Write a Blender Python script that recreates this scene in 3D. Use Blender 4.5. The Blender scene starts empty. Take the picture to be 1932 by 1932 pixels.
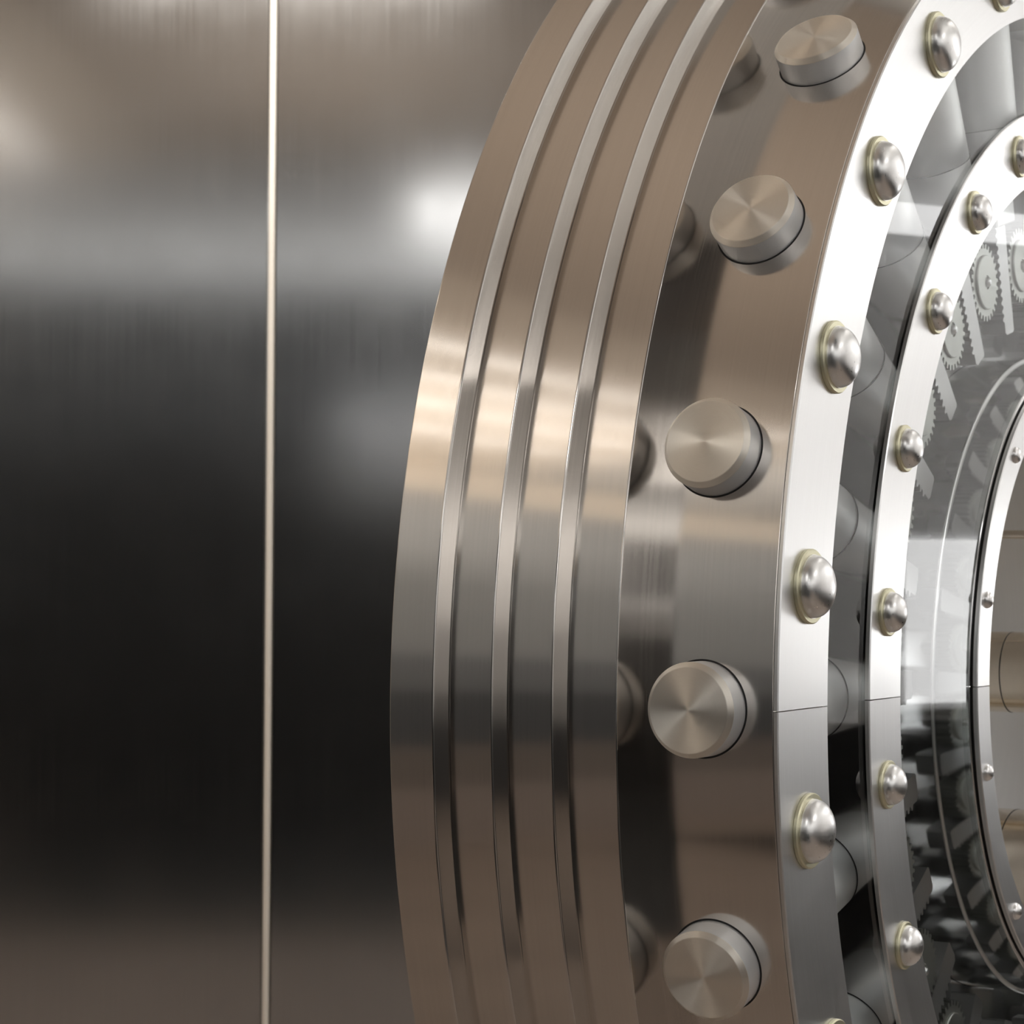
import bpy, bmesh, math, random
from mathutils import Vector, Matrix
random.seed(7)
S = bpy.context.scene
COL = S.collection
PI = math.pi

# ------------------------------------------------------------------ camera, world, exposure
CAM_Z = 1.60
cam_d = bpy.data.cameras.new('camera')
cam = bpy.data.objects.new('camera', cam_d)
COL.objects.link(cam)
cam_d.sensor_width = 36.0
cam_d.sensor_fit = 'HORIZONTAL'
cam_d.lens = 4203.95 / 1932 * 36.0
cam_d.clip_start = 0.05
cam_d.dof.use_dof = True
cam_d.dof.focus_distance = 2.22
cam_d.dof.aperture_fstop = 14
cam.location = (0, 0, CAM_Z)
cam.rotation_euler = (Matrix.Rotation(PI/2 + 0.0262494, 3, 'X') @ Matrix.Rotation(0.0053733, 3, 'Z')).to_euler()
S.camera = cam
w = bpy.data.worlds.new('world'); S.world = w; w.use_nodes = True
w.node_tree.nodes['Background'].inputs[0].default_value = (0.5, 0.5, 0.5, 1)
w.node_tree.nodes['Background'].inputs[1].default_value = 0.0
S.view_settings.view_transform = 'Standard'
S.view_settings.look = 'None'
S.view_settings.gamma = 1
S.view_settings.use_curve_mapping = False
S.view_settings.exposure = 0.0
S.cycles.max_bounces = 12
S.cycles.glossy_bounces = 8
S.cycles.transmission_bounces = 8
S.cycles.transparent_max_bounces = 12
S.cycles.sample_clamp_indirect = 6
S.cycles.caustics_reflective = True

def area(name, loc, rot, sx, sy, power, col=(1, 1, 1)):
    l = bpy.data.lights.new(name, 'AREA'); l.shape = 'RECTANGLE'; l.size = sx; l.size_y = sy
    l.energy = power; l.color = col
    o = bpy.data.objects.new(name, l); o.location = loc; o.rotation_euler = rot; COL.objects.link(o)
    return o
RX0, RX1, RY0, RY1, RZ = -3.6, 3.3, -3.2, 5.1, 3.35
# unseen area lights added to brighten the bead and what the steel reflects
area('fill_light_right', (1.5, 3.9, 3.25), (0, math.radians(-58), 0), 0.4, 2.0, 62, (1.0, 0.985, 0.97))
area('fill_light_near_right', (2.2, -1.3, 3.25), (0, math.radians(-45), 0), 0.3, 2.6, 20, (1.0, 0.985, 0.97))
area('fill_light_rear', (1.6, -2.3, 3.25), (math.radians(-42), 0, 0), 3.0, 0.2, 40, (1.0, 0.99, 0.97))
area('fill_light_upper_right', (1.9, 1.9, 2.4), (0, math.radians(180), 0), 0.8, 1.2, 15, (1.0, 0.99, 0.97))
area('fill_light_left', (-2.75, 1.9, 2.35), (0, math.radians(176), 0), 0.2, 3.0, 27, (1.0, 0.94, 0.87))
area('fill_light_middle', (-0.6, 2.6, 2.35), (0, math.radians(180), 0), 0.2, 2.0, 10, (1.0, 0.94, 0.86))
area('fill_light_bead', (-0.6, 4.35, 3.28), (math.radians(25), 0, 0), 1.0, 0.15, 26, (1.0, 0.95, 0.88))
area('fill_light_front', (-1.0, -2.5, 2.3), (0, math.radians(180), 0), 4.4, 0.2, 62, (0.98, 0.99, 1.0))
area('fill_light_left_wall', (-2.2, 0.2, 3.2), (0, math.radians(45), 0), 0.2, 4.0, 16, (1.0, 0.96, 0.92))

# ------------------------------------------------------------------ materials
def newmat(name):
    m = bpy.data.materials.new(name); m.use_nodes = True
    nt = m.node_tree; b = nt.nodes['Principled BSDF']
    return m, nt, b
def plain(name, col, rough=0.5, metal=0.0, spec=0.5, noise=0.0, nscale=8):
    m, nt, b = newmat(name)
    b.inputs['Base Color'].default_value = (*col, 1)
    b.inputs['Roughness'].default_value = rough
    b.inputs['Metallic'].default_value = metal
    b.inputs['Specular IOR Level'].default_value = spec
    if noise:
        tc = nt.nodes.new('ShaderNodeTexCoord'); n = nt.nodes.new('ShaderNodeTexNoise'); n.inputs['Scale'].default_value = nscale
        mx = nt.nodes.new('ShaderNodeMix'); mx.data_type = 'RGBA'
        mx.inputs[6].default_value = (*[c*(1-noise) for c in col], 1); mx.inputs[7].default_value = (*[min(1, c*(1+noise)) for c in col], 1)
        nt.links.new(tc.outputs['Object'], n.inputs['Vector']); nt.links.new(n.outputs['Fac'], mx.inputs[0]); nt.links.new(mx.outputs[2], b.inputs['Base Color'])
    return m
def brushed(name, col, rough, mode, aniso=0.0, rot=0.25, streak=0.06, rvar=0.06, bump=0.0, scale=1.0):
    """mode 'turned' = lathe marks around local Z, 'vertical' = brush lines along local Z, 'flat' = lines along local Y"""
    m, nt, b = newmat(name); N = nt.nodes; L = nt.links
    b.inputs['Metallic'].default_value = 1.0
    b.inputs['Anisotropic'].default_value = aniso
    b.inputs['Anisotropic Rotation'].default_value = rot
    tc = N.new('ShaderNodeTexCoord'); sp = N.new('ShaderNodeSeparateXYZ'); L.new(tc.outputs['Object'], sp.inputs[0])
    cb = N.new('ShaderNodeCombineXYZ')
    def math_(op, a, bb):
        n = N.new('ShaderNodeMath'); n.operation = op
        for i, v in enumerate((a, bb)):
            if v is None: continue
            if isinstance(v, (int, float)): n.inputs[i].default_value = v
            else: L.new(v, n.inputs[i])
        return n.outputs[0]
    if mode == 'turned':
        r = math_('SQRT', math_('ADD', math_('MULTIPLY', sp.outputs[0], sp.outputs[0]), math_('MULTIPLY', sp.outputs[1], sp.outputs[1])), None)
        th = math_('ARCTAN2', sp.outputs[1], sp.outputs[0])
        L.new(math_('MULTIPLY', r, 420*scale), cb.inputs[0]); L.new(math_('MULTIPLY', sp.outputs[2], 420*scale), cb.inputs[1]); L.new(math_('MULTIPLY', th, 2.5), cb.inputs[2])
        tn = N.new('ShaderNodeTangent'); tn.direction_type = 'RADIAL'; tn.axis = 'Z'; L.new(tn.outputs[0], b.inputs['Tangent'])
    elif mode == 'vertical':
        L.new(math_('MULTIPLY', sp.outputs[0], 260*scale), cb.inputs[0]); L.new(math_('MULTIPLY', sp.outputs[1], 260*scale), cb.inputs[1]); L.new(math_('MULTIPLY', sp.outputs[2], 2.2), cb.inputs[2])
    else:
        L.new(math_('MULTIPLY', sp.outputs[0], 300*scale), cb.inputs[0]); L.new(math_('MULTIPLY', sp.outputs[1], 5), cb.inputs[1]); L.new(math_('MULTIPLY', sp.outputs[2], 300*scale), cb.inputs[2])
    n = N.new('ShaderNodeTexNoise'); n.inputs['Scale'].default_value = 1.0; n.inputs['Detail'].default_value = 3; L.new(cb.outputs[0], n.inputs['Vector'])
    n2 = N.new('ShaderNodeTexNoise'); n2.inputs['Scale'].default_value = 7.0; n2.inputs['Detail'].default_value = 2; L.new(tc.outputs['Object'], n2.inputs['Vector'])
    mx = N.new('ShaderNodeMix'); mx.data_type = 'RGBA'
    mx.inputs[6].default_value = (*[c*(1-streak) for c in col], 1); mx.inputs[7].default_value = (*[min(1, c*(1+streak)) for c in col], 1)
    L.new(n.outputs['Fac'], mx.inputs[0]); L.new(mx.outputs[2], b.inputs['Base Color'])
    f = math_('ADD', math_('MULTIPLY', math_('SUBTRACT', n2.outputs['Fac'], 0.5), rvar), math_('MULTIPLY', math_('SUBTRACT', n.outputs['Fac'], 0.5), rvar))
    L.new(math_('ADD', f, rough), b.inputs['Roughness'])
    if bump:
        bp = N.new('ShaderNodeBump'); bp.inputs['Strength'].default_value = bump; bp.inputs['Distance'].default_value = 0.0004
        L.new(n.outputs['Fac'], bp.inputs['Height']); L.new(bp.outputs[0], b.inputs['Normal'])
    return m
def emit(name, col, st):
    m, nt, b = newmat(name)
    b.inputs['Base Color'].default_value = (0.8, 0.8, 0.8, 1)
    b.inputs['Emission Color'].default_value = (*col, 1); b.inputs['Emission Strength'].default_value = st
    return m
M = {}
M['rim'] = brushed('brushed_rim_steel', (0.68, 0.645, 0.61), 0.13, 'turned', aniso=0.8, streak=0.05)
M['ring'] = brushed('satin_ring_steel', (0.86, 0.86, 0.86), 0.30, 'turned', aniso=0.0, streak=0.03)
M['ring_dimmed'] = brushed('dimmed_ring_steel', (0.74, 0.74, 0.74), 0.36, 'turned', streak=0.06, rvar=0.12)  # blotchier finish; dimmer reflection below the joint is put into the grey
M['cap'] = brushed('turned_bolt_steel', (0.99, 0.91, 0.82), 0.50, 'turned', aniso=0.93, streak=0.05, scale=4)
M['cap'].node_tree.nodes['Principled BSDF'].inputs['Metallic'].default_value = 0.88
M['barrel'] = brushed('satin_bolt_steel', (0.93, 0.93, 0.93), 0.46, 'turned', streak=0.02)
M['barrel'].node_tree.nodes['Principled BSDF'].inputs['Metallic'].default_value = 0.65
M['dome'] = brushed('polished_dome_steel', (0.93, 0.92, 0.91), 0.30, 'turned', streak=0.05, rvar=0.10)
M['washer'] = plain('yellow_zinc_washer', (0.74, 0.71, 0.52), 0.42, 1.0)
M['drum'] = brushed('polished_drum_steel', (0.62, 0.62, 0.62), 0.10, 'turned', streak=0.03, rvar=0.03)
M['sleeve'] = brushed('satin_sleeve_steel', (0.80, 0.80, 0.80), 0.42, 'turned', streak=0.03)
M['gear'] = brushed('cut_gear_steel', (0.47, 0.48, 0.45), 0.38, 'turned', streak=0.03)
M['rack'] = brushed('milled_rack_steel', (0.55, 0.55, 0.55), 0.36, 'flat', streak=0.03)
M['wall'] = brushed('brushed_wall_steel', (0.56, 0.56, 0.56), 0.13, 'vertical', streak=0.08, rvar=0.04)
M['brass'] = brushed('bronzed_shaft_steel', (0.82, 0.74, 0.63), 0.16, 'turned', streak=0.04)
M['black'] = plain('black_rubber', (0.01, 0.01, 0.01), 0.6)
M['gap'] = plain('dark_gap', (0.02, 0.018, 0.015), 0.5)
def glass():
    m, nt, b = newmat('clear_acrylic')
    b.inputs['Base Color'].default_value = (0.93, 0.95, 0.94, 1); b.inputs['Roughness'].default_value = 0.0
    b.inputs['Transmission Weight'].default_value = 1.0; b.inputs['IOR'].default_value = 1.49
    # thin flat sheet: light passes straight through apart from the surface reflection
    N = nt.nodes; L = nt.links
    tr = N.new('ShaderNodeBsdfTransparent'); tr.inputs[0].default_value = (0.95, 0.96, 0.96, 1)
    gl = N.new('ShaderNodeBsdfGlossy'); gl.inputs['Roughness'].default_value = 0.02
    fr = N.new('ShaderNodeFresnel'); fr.inputs['IOR'].default_value = 1.49
    ge = N.new('ShaderNodeNewGeometry'); iv = N.new('ShaderNodeMath'); iv.operation = 'SUBTRACT'; iv.inputs[0].default_value = 1; L.new(ge.outputs['Backfacing'], iv.inputs[1])
    mu = N.new('ShaderNodeMath'); mu.operation = 'MULTIPLY'; L.new(fr.outputs[0], mu.inputs[0]); L.new(iv.outputs[0], mu.inputs[1])
    mx = N.new('ShaderNodeMixShader'); L.new(mu.outputs[0], mx.inputs[0]); L.new(tr.outputs[0], mx.inputs[1]); L.new(gl.outputs[0], mx.inputs[2])
    L.new(mx.outputs[0], N['Material Output'].inputs['Surface'])
    return m
M['glass'] = glass()

# ------------------------------------------------------------------ mesh helpers
def finish(name, bm, mat, parent=None, angle=32):
    bmesh.ops.recalc_face_normals(bm, faces=bm.faces)
    me = bpy.data.meshes.new(name); bm.to_mesh(me); bm.free()
    me.materials.append(mat)
    for p in me.polygons: p.use_smooth = True
    me.set_sharp_from_angle(angle=math.radians(angle))
    o = bpy.data.objects.new(name, me); COL.objects.link(o)
    if parent: o.parent = parent
    return o
def chamfer(pts, wd):
    """cut every corner of a closed profile by wd"""
    out = []; n = len(pts)
    for i, p in enumerate(pts):
        a, c = pts[i-1], pts[(i+1) % n]
        for q in (a, c):
            d = math.hypot(q[0]-p[0], q[1]-p[1]); k = min(wd/d, 0.45) if d else 0
            out.append((p[0]+(q[0]-p[0])*k, p[1]+(q[1]-p[1])*k))
    return out
def pt(r, th, a):   # door space: th counted upwards from nine o'clock
    return Vector((r*math.cos(th), -r*math.sin(th), a))
def lathe(bm, prof, n=288, t0=None, t1=None, closed=True):
    full = t0 is None
    cnt = n if full else n+1
    rings = []
    for i in range(cnt):
        t = 2*PI*i/n if full else t0+(t1-t0)*i/n
        rings.append([bm.verts.new(pt(r, t, a)) for r, a in prof])
    m = len(prof)
    for i in range(n):
        A, B = rings[i], rings[(i+1) % cnt]
        for j in range(m if closed else m-1):
            k = (j+1) % m
            bm.faces.new((A[j], A[k], B[k], B[j]))
    if not full and closed:
        bm.faces.new(rings[0]); bm.faces.new(list(reversed(rings[-1])))
def rect(r0, r1, a0, a1, ch=0.0):
    p = [(r0, a0), (r1, a0), (r1, a1), (r0, a1)]
    return chamfer(p, ch) if ch else p
def revolve(bm, prof, n=48, z0=0):
    """open profile from axis to axis, (r,z) around local Z"""
    cols = []
    for i in range(n):
        t = 2*PI*i/n
        cols.append([(r, z, t) for r, z in prof])
    rows = []
    for r, z in prof:
        if r < 1e-7: rows.append([bm.verts.new((0, 0, z))])
        else: rows.append([bm.verts.new((r*math.cos(2*PI*i/n), r*math.sin(2*PI*i/n), z)) for i in range(n)])
    for A, B in zip(rows, rows[1:]):
        for i in range(n):
            j = (i+1) % n
            if len(A) == 1 and len(B) == 1: continue
            if len(A) == 1: bm.faces.new((A[0], B[i], B[j]))
            elif len(B) == 1: bm.faces.new((A[i], B[0], A[j]))
            else: bm.faces.new((A[i], B[i], B[j], A[j]))
def box(bm, x0, x1, y0, y1, z0, z1):
    v = [bm.verts.new((x, y, z)) for z in (z0, z1) for y in (y0, y1) for x in (x0, x1)]
    for f in ((0, 1, 3, 2), (4, 6, 7, 5), (0, 4, 5, 1), (2, 3, 7, 6), (0, 2, 6, 4), (1, 5, 7, 3)):
        bm.faces.new([v[i] for i in f])
def extrude_poly(bm, poly, z0, z1, wd=0.0):
    lo = [bm.verts.new((x, y, z0)) for x, y in poly]; hi = [bm.verts.new((x, y, z1)) for x, y in poly]
    n = len(poly)
    bm.faces.new(lo); bm.faces.new(hi)
    for i in range(n):
        bm.faces.new((lo[i], lo[(i+1) % n], hi[(i+1) % n], hi[i]))
def bev(bm, wd, seg=2):
    bmesh.ops.bevel(bm, geom=list(bm.edges), offset=wd, segments=seg, profile=0.7, affect='EDGES')
def struct(name, bm, mat):
    o = finish(name, bm, mat); o['kind'] = 'structure'; return o
def sbox(name, x0, x1, y0, y1, z0, z1, mat, bv=0):
    bm = bmesh.new(); box(bm, x0, x1, y0, y1, z0, z1)
    if bv: bev(bm, bv)
    return struct(name, bm, mat)
def tag(o, label, cat, group=None):
    o['label'] = label; o['category'] = cat
    if group: o['group'] = group

# ------------------------------------------------------------------ the room
m_floor = plain('tan_stone_floor', (0.26, 0.21, 0.175), 0.5, noise=0.25, nscale=3)
m_ceil = plain('grey_plaster_ceiling', (0.60, 0.59, 0.57), 0.8, noise=0.05)
m_cream = plain('cream_plaster', (0.80, 0.71, 0.60), 0.8, noise=0.05)
m_white = plain('white_enamel_wall', (0.88, 0.88, 0.88), 0.6)
m_lowgrey = plain('grey_wainscot', (0.46, 0.46, 0.46), 0.6)
m_dim = plain('charcoal_panelling', (0.085, 0.088, 0.092), 0.5)
m_dark = plain('dark_panelling', (0.009, 0.009, 0.009), 0.5, noise=0.3, nscale=1.5)
m_grey = plain('grey_panelling', (0.34, 0.345, 0.345), 0.6, noise=0.1)
m_brown = plain('brown_panelling', (0.33, 0.275, 0.24), 0.55, noise=0.15)
T = 0.12
sbox('floor', RX0-T, RX1+T, RY0-T, RY1+T, -T, 0, m_floor)
sbox('ceiling', RX0-T, RX1+T, RY0-T, RY1+T, RZ, RZ+T, m_ceil)
sbox('wall_front', RX0, RX1, RY0-T, RY0, 0, RZ, m_dark)             # behind the camera
sbox('wall_left', RX0-T, RX0, RY0-T, RY1+T, 0, RZ, m_cream)
sbox('wall_right', RX1, RX1+T, RY0-T, RY1+T, 0, RZ, m_white)
# panelling on the left wall in horizontal courses
sbox('trim_1', RX0, RX0+0.03, RY0, 3.6, 0, 0.52, m_brown)
sbox('trim_14', RX0, RX0+0.03, RY0, 3.6, 0.52, 0.88, plain('umber_panelling', (0.20, 0.17, 0.15), 0.55))  # in-between course added to soften the band mirrored in the rim
sbox('trim_15', RX0, RX0+0.03, RY0, 3.6, 1.36, 1.66, plain('slate_panelling', (0.19, 0.195, 0.20), 0.55))  # also added, eases the step between two mirrored bands
sbox('trim_2', RX0, RX0+0.03, RY0, 3.6, 0.88, 1.36, m_dim)
sbox('trim_3', RX0, RX0+0.03, RY0, 3.6, 1.66, 3.08, m_grey)
sbox('trim_10', -3.0, 1.6, RY0, 0.4, 0, 0.012, m_dark)  # dark floor mat added to keep the steel wall's reflection dark low down
# low panelling on the right wall, higher towards the near end
sbox('trim_4', RX1-0.03, RX1, 1.2, RY1, 0, 1.20, m_dark)
sbox('trim_6', RX1-0.03, RX1, RY0, 1.2, 0, 1.25, m_dim)
sbox('trim_7', RX1-0.03, RX1, RY0, 1.2, 1.25, 1.95, m_lowgrey)
# cream soffit along the left side of the ceiling
sbox('trim_8', RX0, -1.85, 0.75, 3.9, RZ-0.02, RZ, m_cream)
sbox('trim_16', -1.85, -1.50, 0.75, 3.9, RZ-0.02, RZ, plain('light_tan_ceiling_panel', (0.58, 0.50, 0.42), 0.7))  # mid tone added so the reflected soffit edge fades gradually
sbox('trim_11', -1.50, 0.3, 0.9, 3.9, RZ-0.02, RZ, plain('tan_ceiling_panel', (0.42, 0.35, 0.29), 0.7))
sbox('trim_13', 0.4, RX1, RY0, RY0+0.03, 0.9, RZ-0.1, m_lowgrey)  # unseen pale panel added for the rim's edge bevels to mirror
sbox('trim_12', 0.3, 0.95, 0.15, 1.5, RZ-0.02, RZ, m_dim)  # unseen dark panel added to darken what the bolt band corner reflects
sbox('trim_9', -1.05, -0.15, RY0, RY0+0.03, 2.05, 2.60, m_lowgrey)

# polished steel wall: two sheets that meet at a bright bead
SX = (508-966)/4204*RY1 + 0.0
bm = bmesh.new(); box(bm, RX0, SX-0.012, RY1, RY1+T, 0, RZ); box(bm, SX+0.012, RX1, RY1, RY1+T, 0, RZ); box(bm, SX-0.02, SX+0.02, RY1+0.03, RY1+T, 0, RZ)
struct('wall_back', bm, M['wall'])
bm = bmesh.new()
prof = [(-0.0075 + 0.015*i/10, -0.006*math.sin(PI*i/10)**0.6) for i in range(11)]
poly = [(SX+x, RY1+y) for x, y in prof] + [(SX+0.0075, RY1+0.03), (SX-0.0075, RY1+0.03)]
extrude_poly(bm, poly, 0, RZ)
struct('trim_5', bm, plain('cream_bead', (0.86, 0.80, 0.72), 0.45, 0.0))

# ceiling light panels (real lamps of the room)
lamp_m = emit('panel_light', (1.0, 0.98, 0.95), 3.5)
strip_m = emit('strip_light', (1.0, 0.94, 0.86), 7.0)
frame_m = plain('white_lamp_frame', (0.8, 0.8, 0.8), 0.4)
def ceiling_lamp(name, x, y, sx, sy, mat, label):
    root = bpy.data.objects.new(name, None); COL.objects.link(root); root.location = (x, y, RZ); tag(root, label, 'ceiling light', 'lamps in the ceiling')
    bm = bmesh.new(); box(bm, -sx/2, sx/2, -sy/2, sy/2, -0.030, -0.012); o = finish('diffuser', bm, mat, root)
    bm = bmesh.new()
    for a in ((-sx/2-0.02, -sx/2, -sy/2-0.02, sy/2+0.02), (sx/2, sx/2+0.02, -sy/2-0.02, sy/2+0.02), (-sx/2, sx/2, -sy/2-0.02, -sy/2), (-sx/2, sx/2, sy/2, sy/2+0.02)):
        box(bm, a[0], a[1], a[2], a[3], -0.036, 0)
    box(bm, -sx/2, sx/2, -sy/2, sy/2, -0.010, 0)
    finish('frame', bm, frame_m, root)
ceiling_lamp('ceiling_lamp', -0.22, -0.50, 0.5, 1.25, lamp_m, 'white rectangular panel lamp in the ceiling behind the vault door rim')
ceiling_lamp('ceiling_lamp', 2.4, 0.6, 0.6, 1.2, lamp_m, 'white rectangular panel lamp in the ceiling near the white wall')
for k, (x, lb) in enumerate(((-2.0, 'farthest from the panelled wall'), (-2.3, 'second from the middle of the room'), (-2.6, 'third from the middle of the room'), (-2.95, 'nearest the panelled wall'))):
    ceiling_lamp('strip_lamp', x, 2.2, 0.02, 2.6, strip_m, 'thin warm strip lamp in the cream ceiling, '+lb)
ceiling_lamp('strip_lamp', 0.42, 3.3, 0.02, 1.1, strip_m, 'short warm strip lamp in the ceiling above the hub of the vault door')
ceiling_lamp('strip_lamp', 1.5, 4.7, 2.2, 0.02, strip_m, 'warm strip lamp running along the top of the polished steel wall')
# unseen glowing panel added on the right wall for its reflection in the glass
root = bpy.data.objects.new('added_light_panel', None); COL.objects.link(root); root.location = (RX1, 4.84, 1.75); tag(root, 'glowing white panel added on the wall beside the steel wall to be mirrored in the glass', 'added light panel')
bm = bmesh.new(); box(bm, -0.05, -0.03, -0.21, 0.21, -0.50, -0.06); finish('diffuser', bm, emit('added_panel_glow', (1, 1, 1), 4.0), root)
bm = bmesh.new(); box(bm, -0.029, 0, -0.23, 0.23, -0.52, -0.04); finish('frame', bm, frame_m, root)

root = bpy.data.objects.new('wall_lamp', None); COL.objects.link(root); root.location = (RX1, 4.3, 2.55); tag(root, 'long slim white wall lamp high on the white wall', 'wall lamp')
bm = bmesh.new(); box(bm, -0.06, -0.03, -0.75, 0.75, -0.04, 0.04); finish('diffuser', bm, emit('wall_lamp_light', (1, 1, 1), 4.0), root)
bm = bmesh.new(); box(bm, -0.029, 0, -0.75, 0.75, -0.03, 0.03); finish('bracket', bm, frame_m, root)

# ------------------------------------------------------------------ the vault door
AL = 0.5495901
R_ = Vector((-math.sin(AL), -math.cos(AL), 0)); A_ = Vector((math.cos(AL), -math.sin(AL), 0)); Z_ = Vector((0, 0, 1))
CEN = Vector((0.782894, 3.029693, CAM_Z-0.136547))
door = bpy.data.objects.new('vault_door', None); COL.objects.link(door)
mw = Matrix.Identity(4)
for i, ax in enumerate((R_, -Z_, A_)):
    for j in range(3): mw[j][i] = ax[j]
for j in range(3): mw[j][3] = CEN[j]
door.matrix_world = mw
tag(door, 'round polished steel bank vault door standing open with radial locking bolts, riveted rings and gears behind glass', 'vault door')

# stepped outer rim
st = [(1.1229, -0.3750), (1.1229, -0.3222), (1.1025, -0.3162), (1.1025, -0.2656), (1.0816, -0.2596), (1.0816, -0.2080), (1.0604, -0.2020), (1.0604, -0.1464), (0.985, -0.1464), (0.93, -0.1464), (0.93, -0.3750)]
def step_profile(st, cv=0.0018, seg=4):
    """round the outer corners of the steps with small facets"""
    out = []
    for i, p in enumerate(st):
        if i not in (0, 1, 3, 5, 7): out.append(p); continue
        P = Vector(p); a = (Vector(st[i-1])-P).normalized()*cv+P; c = (Vector(st[(i+1) % len(st)])-P).normalized()*cv+P
        for k in range(seg+1):
            t = k/seg
            q = a*(1-t)**2+P*2*t*(1-t)+c*t*t
            out.append((q[0], q[1]))
    return out
bm = bmesh.new(); lathe(bm, step_profile(st), 384)
finish('stepped_rim', bm, M['rim'], door, 6)
# hairline seams in the inner corners of the steps
for (r, a) in ((1.1025, -0.3162), (1.0816, -0.2596), (1.0604, -0.2020), (1.0, -0.1464)):
    bm = bmesh.new(); lathe(bm, rect(r-0.001, r+0.0009, a-0.001, a+0.0011), 288); finish('seam_bead', bm, M['rim'], door)
# back plate of the door
bm = bmesh.new(); lathe(bm, chamfer([(0.0001, -0.44), (0.93, -0.44), (0.95, -0.3751), (0.0001, -0.3751)], 0.0), 192); finish('back_plate', bm, M['rim'], door)
# bolt band
bm = bmesh.new(); lathe(bm, chamfer([(0.8799, -0.3749), (0.929, -0.3749), (0.929, -0.1465), (1.0, -0.1465), (1.0, -0.0056), (0.8799, -0.0056)], 0.0007), 384); finish('bolt_band', bm, M['rim'], door, 12)
# face rings, each in two halves that meet at nine o'clock
def half_rings(r0, r1, a0, a1, name):
    for up in (True, False):
        bm = bmesh.new()
        e = 0.0006/r1
        lathe(bm, [(r0, a0), (r1, a0), (r1, a1-0.0012), (r1-0.0012, a1), (r0+0.0005, a1), (r0, a1-0.0005)], 160, e if up else -PI+e, PI-e if up else -e)
        o = finish(name, bm, M['ring'] if up else M['ring_dimmed'], door)
        o['label'] = 'bright upper half of the ring' if up else 'lower half of the ring, dimmer reflection put into its grey'
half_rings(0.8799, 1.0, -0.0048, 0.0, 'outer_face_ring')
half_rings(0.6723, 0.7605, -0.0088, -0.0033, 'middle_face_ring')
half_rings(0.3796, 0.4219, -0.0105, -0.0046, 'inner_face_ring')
# drums
bm = bmesh.new(); lathe(bm, rect(0.68, 0.745, -0.3749, -0.0105, 0.0012), 288); finish('outer_drum', bm, M['drum'], door)
bm = bmesh.new(); lathe(bm, rect(0.3852, 0.430, -0.3749, -0.0125, 0.0008), 288); finish('inner_drum', bm, M['drum'], door)
bm = bmesh.new(); lathe(bm, chamfer([(0.425, -0.0600), (0.4335, -0.0600), (0.4335, -0.0565), (0.425, -0.0565)], 0.0012), 288); finish('drum_bead', bm, M['ring'], door)
# recess floors
bm = bmesh.new(); lathe(bm, rect(0.431, 0.679, -0.16, -0.135), 192); finish('gear_plate', bm, M['drum'], door)
bm = bmesh.new(); lathe(bm, rect(0.746, 0.879, -0.32, -0.30), 192); finish('recess_floor', bm, M['drum'], door)
bm = bmesh.new(); lathe(bm, rect(0.0001, 0.379, -0.30, -0.28), 192); finish('hub_floor', bm, M['sleeve'], door)
bm = bmesh.new(); lathe(bm, rect(0.3797, 0.3849, -0.374, -0.0115), 256); finish('hub_sleeve', bm, M['sleeve'], door)
# glazing and its dark gaskets
for r0, r1, a0, a1 in ((0.747, 0.8795, -0.0202, -0.0102), (0.4315, 0.678, -0.0220, -0.0120)):
    bm = bmesh.new(); lathe(bm, rect(r0, r1, a0, a1), 256); finish('window_pane', bm, M['glass'], door)
for r0, r1, a0, a1 in ((0.735, 0.7575, -0.0101, -0.0089), (0.412, 0.4203, -0.0125, -0.0106)):
    bm = bmesh.new(); lathe(bm, rect(r0, r1, a0, a1, 0.0004), 256); finish('gasket', bm, M['gap'], door)

def place(o, r, th, a, mode='face'):
    """mode face: local Z -> axis A; radial: local Z -> outward radius"""
    e_r = pt(1, th, 0); e_t = Vector((-math.sin(th), -math.cos(th), 0)); e_a = Vector((0, 0, 1))
    m = Matrix.Identity(4)
    # local x = radial, y = A x radial
    if mode == 'face': X = e_r; Z = e_a
    else: X = e_a; Z = e_r
    Y = Z.cross(X)
    for i, ax in enumerate((X, Y, Z)):
        for j in range(3): m[j][i] = ax[j]
    p = pt(r, th, a)
    for j in range(3): m[j][3] = p[j]
    o.matrix_local = m
def copy_to(src, **kw):
    c = src.copy(); COL.objects.link(c); c.parent = src.parent
    for ch in list(src.children):
        d = ch.copy(); COL.objects.link(d); d.parent = c
        d.matrix_local = ch.matrix_local.copy()
    return c

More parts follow.
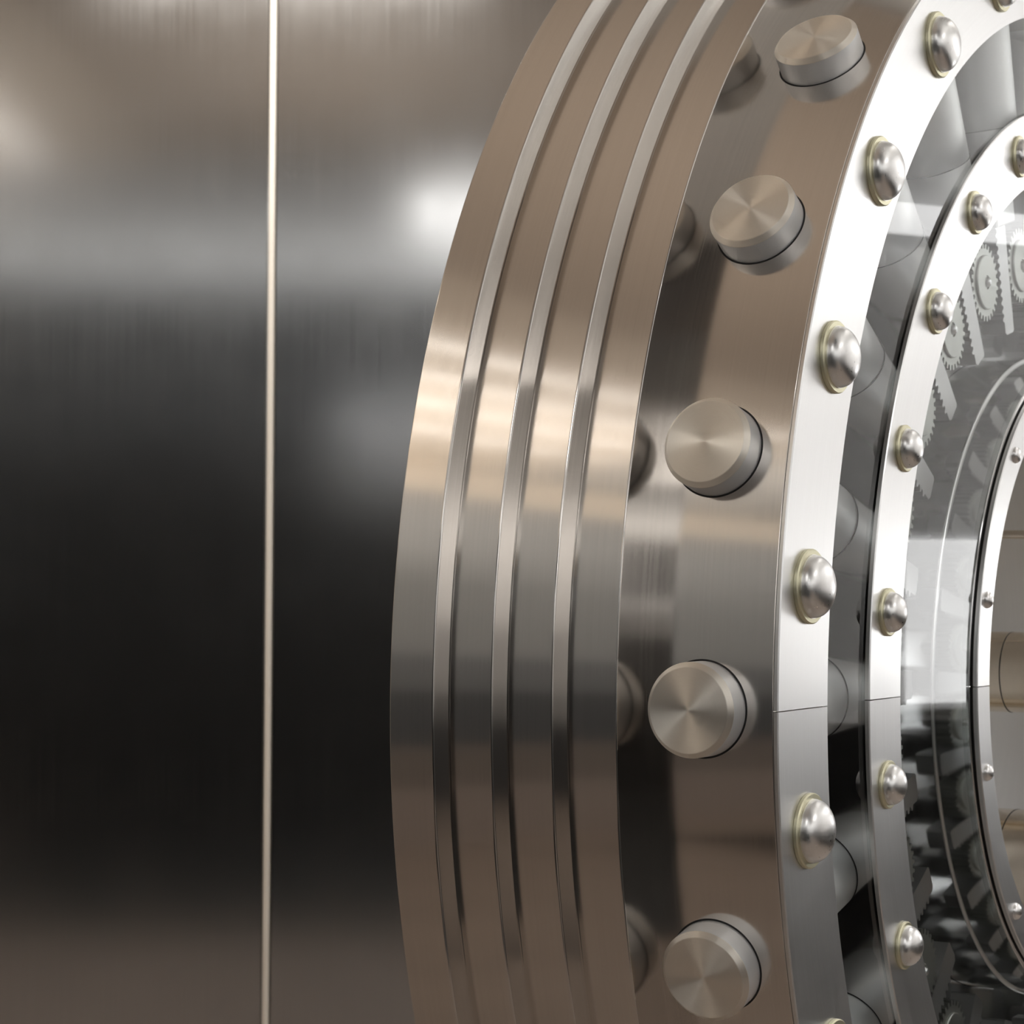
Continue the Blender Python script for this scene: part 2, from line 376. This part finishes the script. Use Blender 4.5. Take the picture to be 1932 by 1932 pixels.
# locking bolts
BA = -0.0826; BR = 0.0475; TOP = 1.031
def make_bolt():
    bm = bmesh.new()
    revolve(bm, [(0, -0.345), (BR, -0.345), (BR, -0.0055)], 96)
    b = finish('locking_bolt', bm, M['barrel'], door)
    bm = bmesh.new()
    revolve(bm, [(BR, -0.0055), (BR-0.0002, -0.0050), (BR-0.0045, -0.0003), (BR-0.0052, 0.0), (0.02, 0.0), (0, 0)], 128)
    c = finish('bolt_cap', bm, M['cap'], b, 15); c['label'] = 'radially turned warm steel end face'
    # dark clearance around the bolt on the curved band
    def collar(rad, r_in, r_out, h, name, mat):
        bm = bmesh.new(); n = 96; L = []
        for i in range(n):
            t = 2*PI*i/n
            col = []
            for rr, hh in ((r_in, -0.004), (r_out, -0.004), (r_out, h), (r_in, h)):
                x, y = rr*math.cos(t), rr*math.sin(t)
                col.append(bm.verts.new((x, y, math.sqrt(rad*rad-y*y)-TOP+hh)))
            L.append(col)
        for i in range(n):
            A, B = L[i], L[(i+1) % n]
            for j in range(4): bm.faces.new((A[j], A[(j+1) % 4], B[(j+1) % 4], B[j]))
        return finish(name, bm, mat, b)
    collar(1.0, BR+0.0001, BR+0.0020, 0.0002, 'clearance_gap', M['black'])
    collar(0.745, BR+0.0001, BR+0.0014, 0.0002, 'clearance_gap', M['black'])
    # toothed rack on the inner end (local x = axis A, y = along rim, z = outward)
    z0, z1 = 0.471-TOP, 0.70-TOP
    wdt = 0.020
    poly = [(z0+0.003, wdt), (z1, wdt), (z1, -wdt+0.006)]
    p = 0.0112; k = z1
    teeth = []
    z = 0.655-TOP
    poly.append((z, -wdt+0.006))
    while z - p > z0+0.006:
        teeth += [(z-0.15*p, -wdt+0.006), (z-0.38*p, -wdt), (z-0.62*p, -wdt), (z-0.85*p, -wdt+0.006)]
        z -= p
    poly += teeth + [(z0+0.004, -wdt+0.006), (z0, -wdt+0.012), (z0, wdt-0.003)]
    bm = bmesh.new()
    f0, f1 = -0.068-BA, -0.100-BA
    lo = [bm.verts.new((f0, y, zz)) for zz, y in poly]; hi = [bm.verts.new((f1, y, zz)) for zz, y in poly]
    bm.faces.new(lo); bm.faces.new(list(reversed(hi)))
    for i in range(len(poly)): bm.faces.new((lo[i], hi[i], hi[(i+1) % len(poly)], lo[(i+1) % len(poly)]))
    finish('toothed_rack', bm, M['rack'], b, 20)
    return b
# find which local y side faces smaller angles: Y = Z x X = e_r x e_a
b0 = make_bolt(); b0['label'] = 'fat round steel locking bolt'
for k in range(24):
    b = b0 if k == 0 else copy_to(b0)
    place(b, TOP, math.radians(15*k), BA, 'radial')

# guide blocks in which the racks slide
bm = bmesh.new(); box(bm, -0.03, 0.03, -0.036, 0.036, -0.0425, 0.030); bev(bm, 0.006, 3); g0 = finish('guide_block', bm, M['rack'], door)
for k in range(24):
    g = g0 if k == 0 else copy_to(g0)
    place(g, 0.646, math.radians(15*k), -0.088, 'face')

# gears between the racks
def make_gear():
    n = 28; ro, ri = 0.0505, 0.0440; poly = []
    for i in range(n):
        t = 2*PI*i/n; d = 2*PI/n
        for f, r in ((-0.30, ri), (-0.17, ro), (0.17, ro), (0.30, ri)):
            poly.append((r*math.cos(t+f*d), r*math.sin(t+f*d)))
    bm = bmesh.new(); extrude_poly(bm, poly, -0.022, 0.0)
    g = finish('gear', bm, M['gear'], door, 20)
    bm = bmesh.new(); revolve(bm, [(0.0355, -0.001), (0.0355, 0.0022), (0.0342, 0.0034), (0.009, 0.0034), (0.0085, 0.0015), (0, 0.0015)], 64)
    h = finish('gear_hub', bm, M['gear'], g, 25)
    bm = bmesh.new(); revolve(bm, [(0.0062, 0.001), (0.0062, 0.0034), (0.0055, 0.0058), (0.0035, 0.0078), (0, 0.0086)], 32)
    s = finish('hub_screw', bm, M['ring'], g); s['label'] = 'small bright round screw head'
    bm = bmesh.new(); revolve(bm, [(0.012, -0.05), (0.012, -0.02)], 32); finish('gear_post', bm, M['rack'], g)
    return g
gr0 = make_gear(); gr0['label'] = 'flat toothed gear between two racks'
for k in range(24):
    g = gr0 if k == 0 else copy_to(gr0)
    place(g, 0.557, math.radians(15*k+7.15), -0.068, 'face')

# domed nuts on washers
def make_nut(name, rw, tw, rd, hd, washer=True, waist=True):
    bm = bmesh.new()
    prof = []
    n = 14
    z = tw if washer else 0
    prof.append((rd, z-0.0005)); prof.append((rd, z+hd*0.06))
    for i in range(n+1):
        t = PI/2*i/n
        prof.append((rd*0.985*math.cos(t)**0.92 if i < n else 0, z+hd*0.06+hd*0.94*math.sin(t)))
    revolve(bm, prof, 64)
    o = finish(name, bm, M['dome'], door, 50)
    if washer:
        bm = bmesh.new(); revolve(bm, [(rd*0.9, 0), (rw-0.0006, 0), (rw, 0.0008), (rw, tw-0.0012), (rw-0.0012, tw), (rd*0.9, tw)], 72)
        wv = finish('washer', bm, M['washer'], o, 25); wv['label'] = 'yellowish zinc washer'
    return o
def nuts(o0, r, a, angs):
    for i, t in enumerate(angs):
        o = o0 if i == 0 else copy_to(o0)
        place(o, r, math.radians(t), a, 'face')
nuts(make_nut('domed_nut', 0.0378, 0.0050, 0.0322, 0.0205), 0.9359, 0.0, [15*k+7.5 for k in range(24)])
nuts(make_nut('domed_nut', 0.0262, 0.0040, 0.0222, 0.0165), 0.7161, -0.0033, [15*k+7.5 for k in range(24)])
nuts(make_nut('small_rivet', 0, 0, 0.0105, 0.0075, washer=False), 0.4025, -0.0046, [30*k+15 for k in range(12)])

# shafts in the hub
def shaft(name, r, x, y, a0, a1, mat, seam=None):
    """x,y = offset in door space"""
    bm = bmesh.new(); revolve(bm, [(0, a0), (r, a0), (r, a1-0.004), (r-0.004, a1), (0, a1)], 96)
    o = finish(name, bm, mat, door); o.location = (x, y, 0)
    if seam is not None:
        bm = bmesh.new(); revolve(bm, [(r-0.002, seam-0.0008), (r+0.0003, seam-0.0008), (r+0.0003, seam+0.0008), (r-0.002, seam+0.0008)], 96)
        s = finish('seam', bm, M['gap'], o)
    return o
shaft('hub_shaft', 0.0555, 0.0, 0.0, -0.33, 0.10, M['brass'], -0.105)
shaft('hub_shaft', 0.090, 0.0, 0.279, -0.33, 0.02, M['brass'], -0.100)
shaft('hub_rod', 0.006, 0.0, -0.190, -0.33, 0.05, M['brass'])

# hinge column that carries the door from behind
bm = bmesh.new()
hp = CEN - A_*0.62
hinge = bpy.data.objects.new('hinge_column', None); COL.objects.link(hinge); hinge.location = (hp.x, hp.y, 0)
hinge.rotation_euler = (0, 0, -AL)
tag(hinge, 'thick steel hinge column standing on the floor behind the vault door', 'hinge')
revolve(bm, [(0, 0), (0.16, 0), (0.16, 0.05), (0.11, 0.07), (0.11, 2.35), (0.13, 2.37), (0.13, 2.45), (0, 2.45)], 64)
finish('column', bm, M['rim'], hinge)
bm = bmesh.new(); box(bm, 0.05, 0.159, -0.30, 0.30, CEN.z-0.30, CEN.z+0.30); bev(bm, 0.01); finish('mounting_block', bm, M['rim'], hinge)
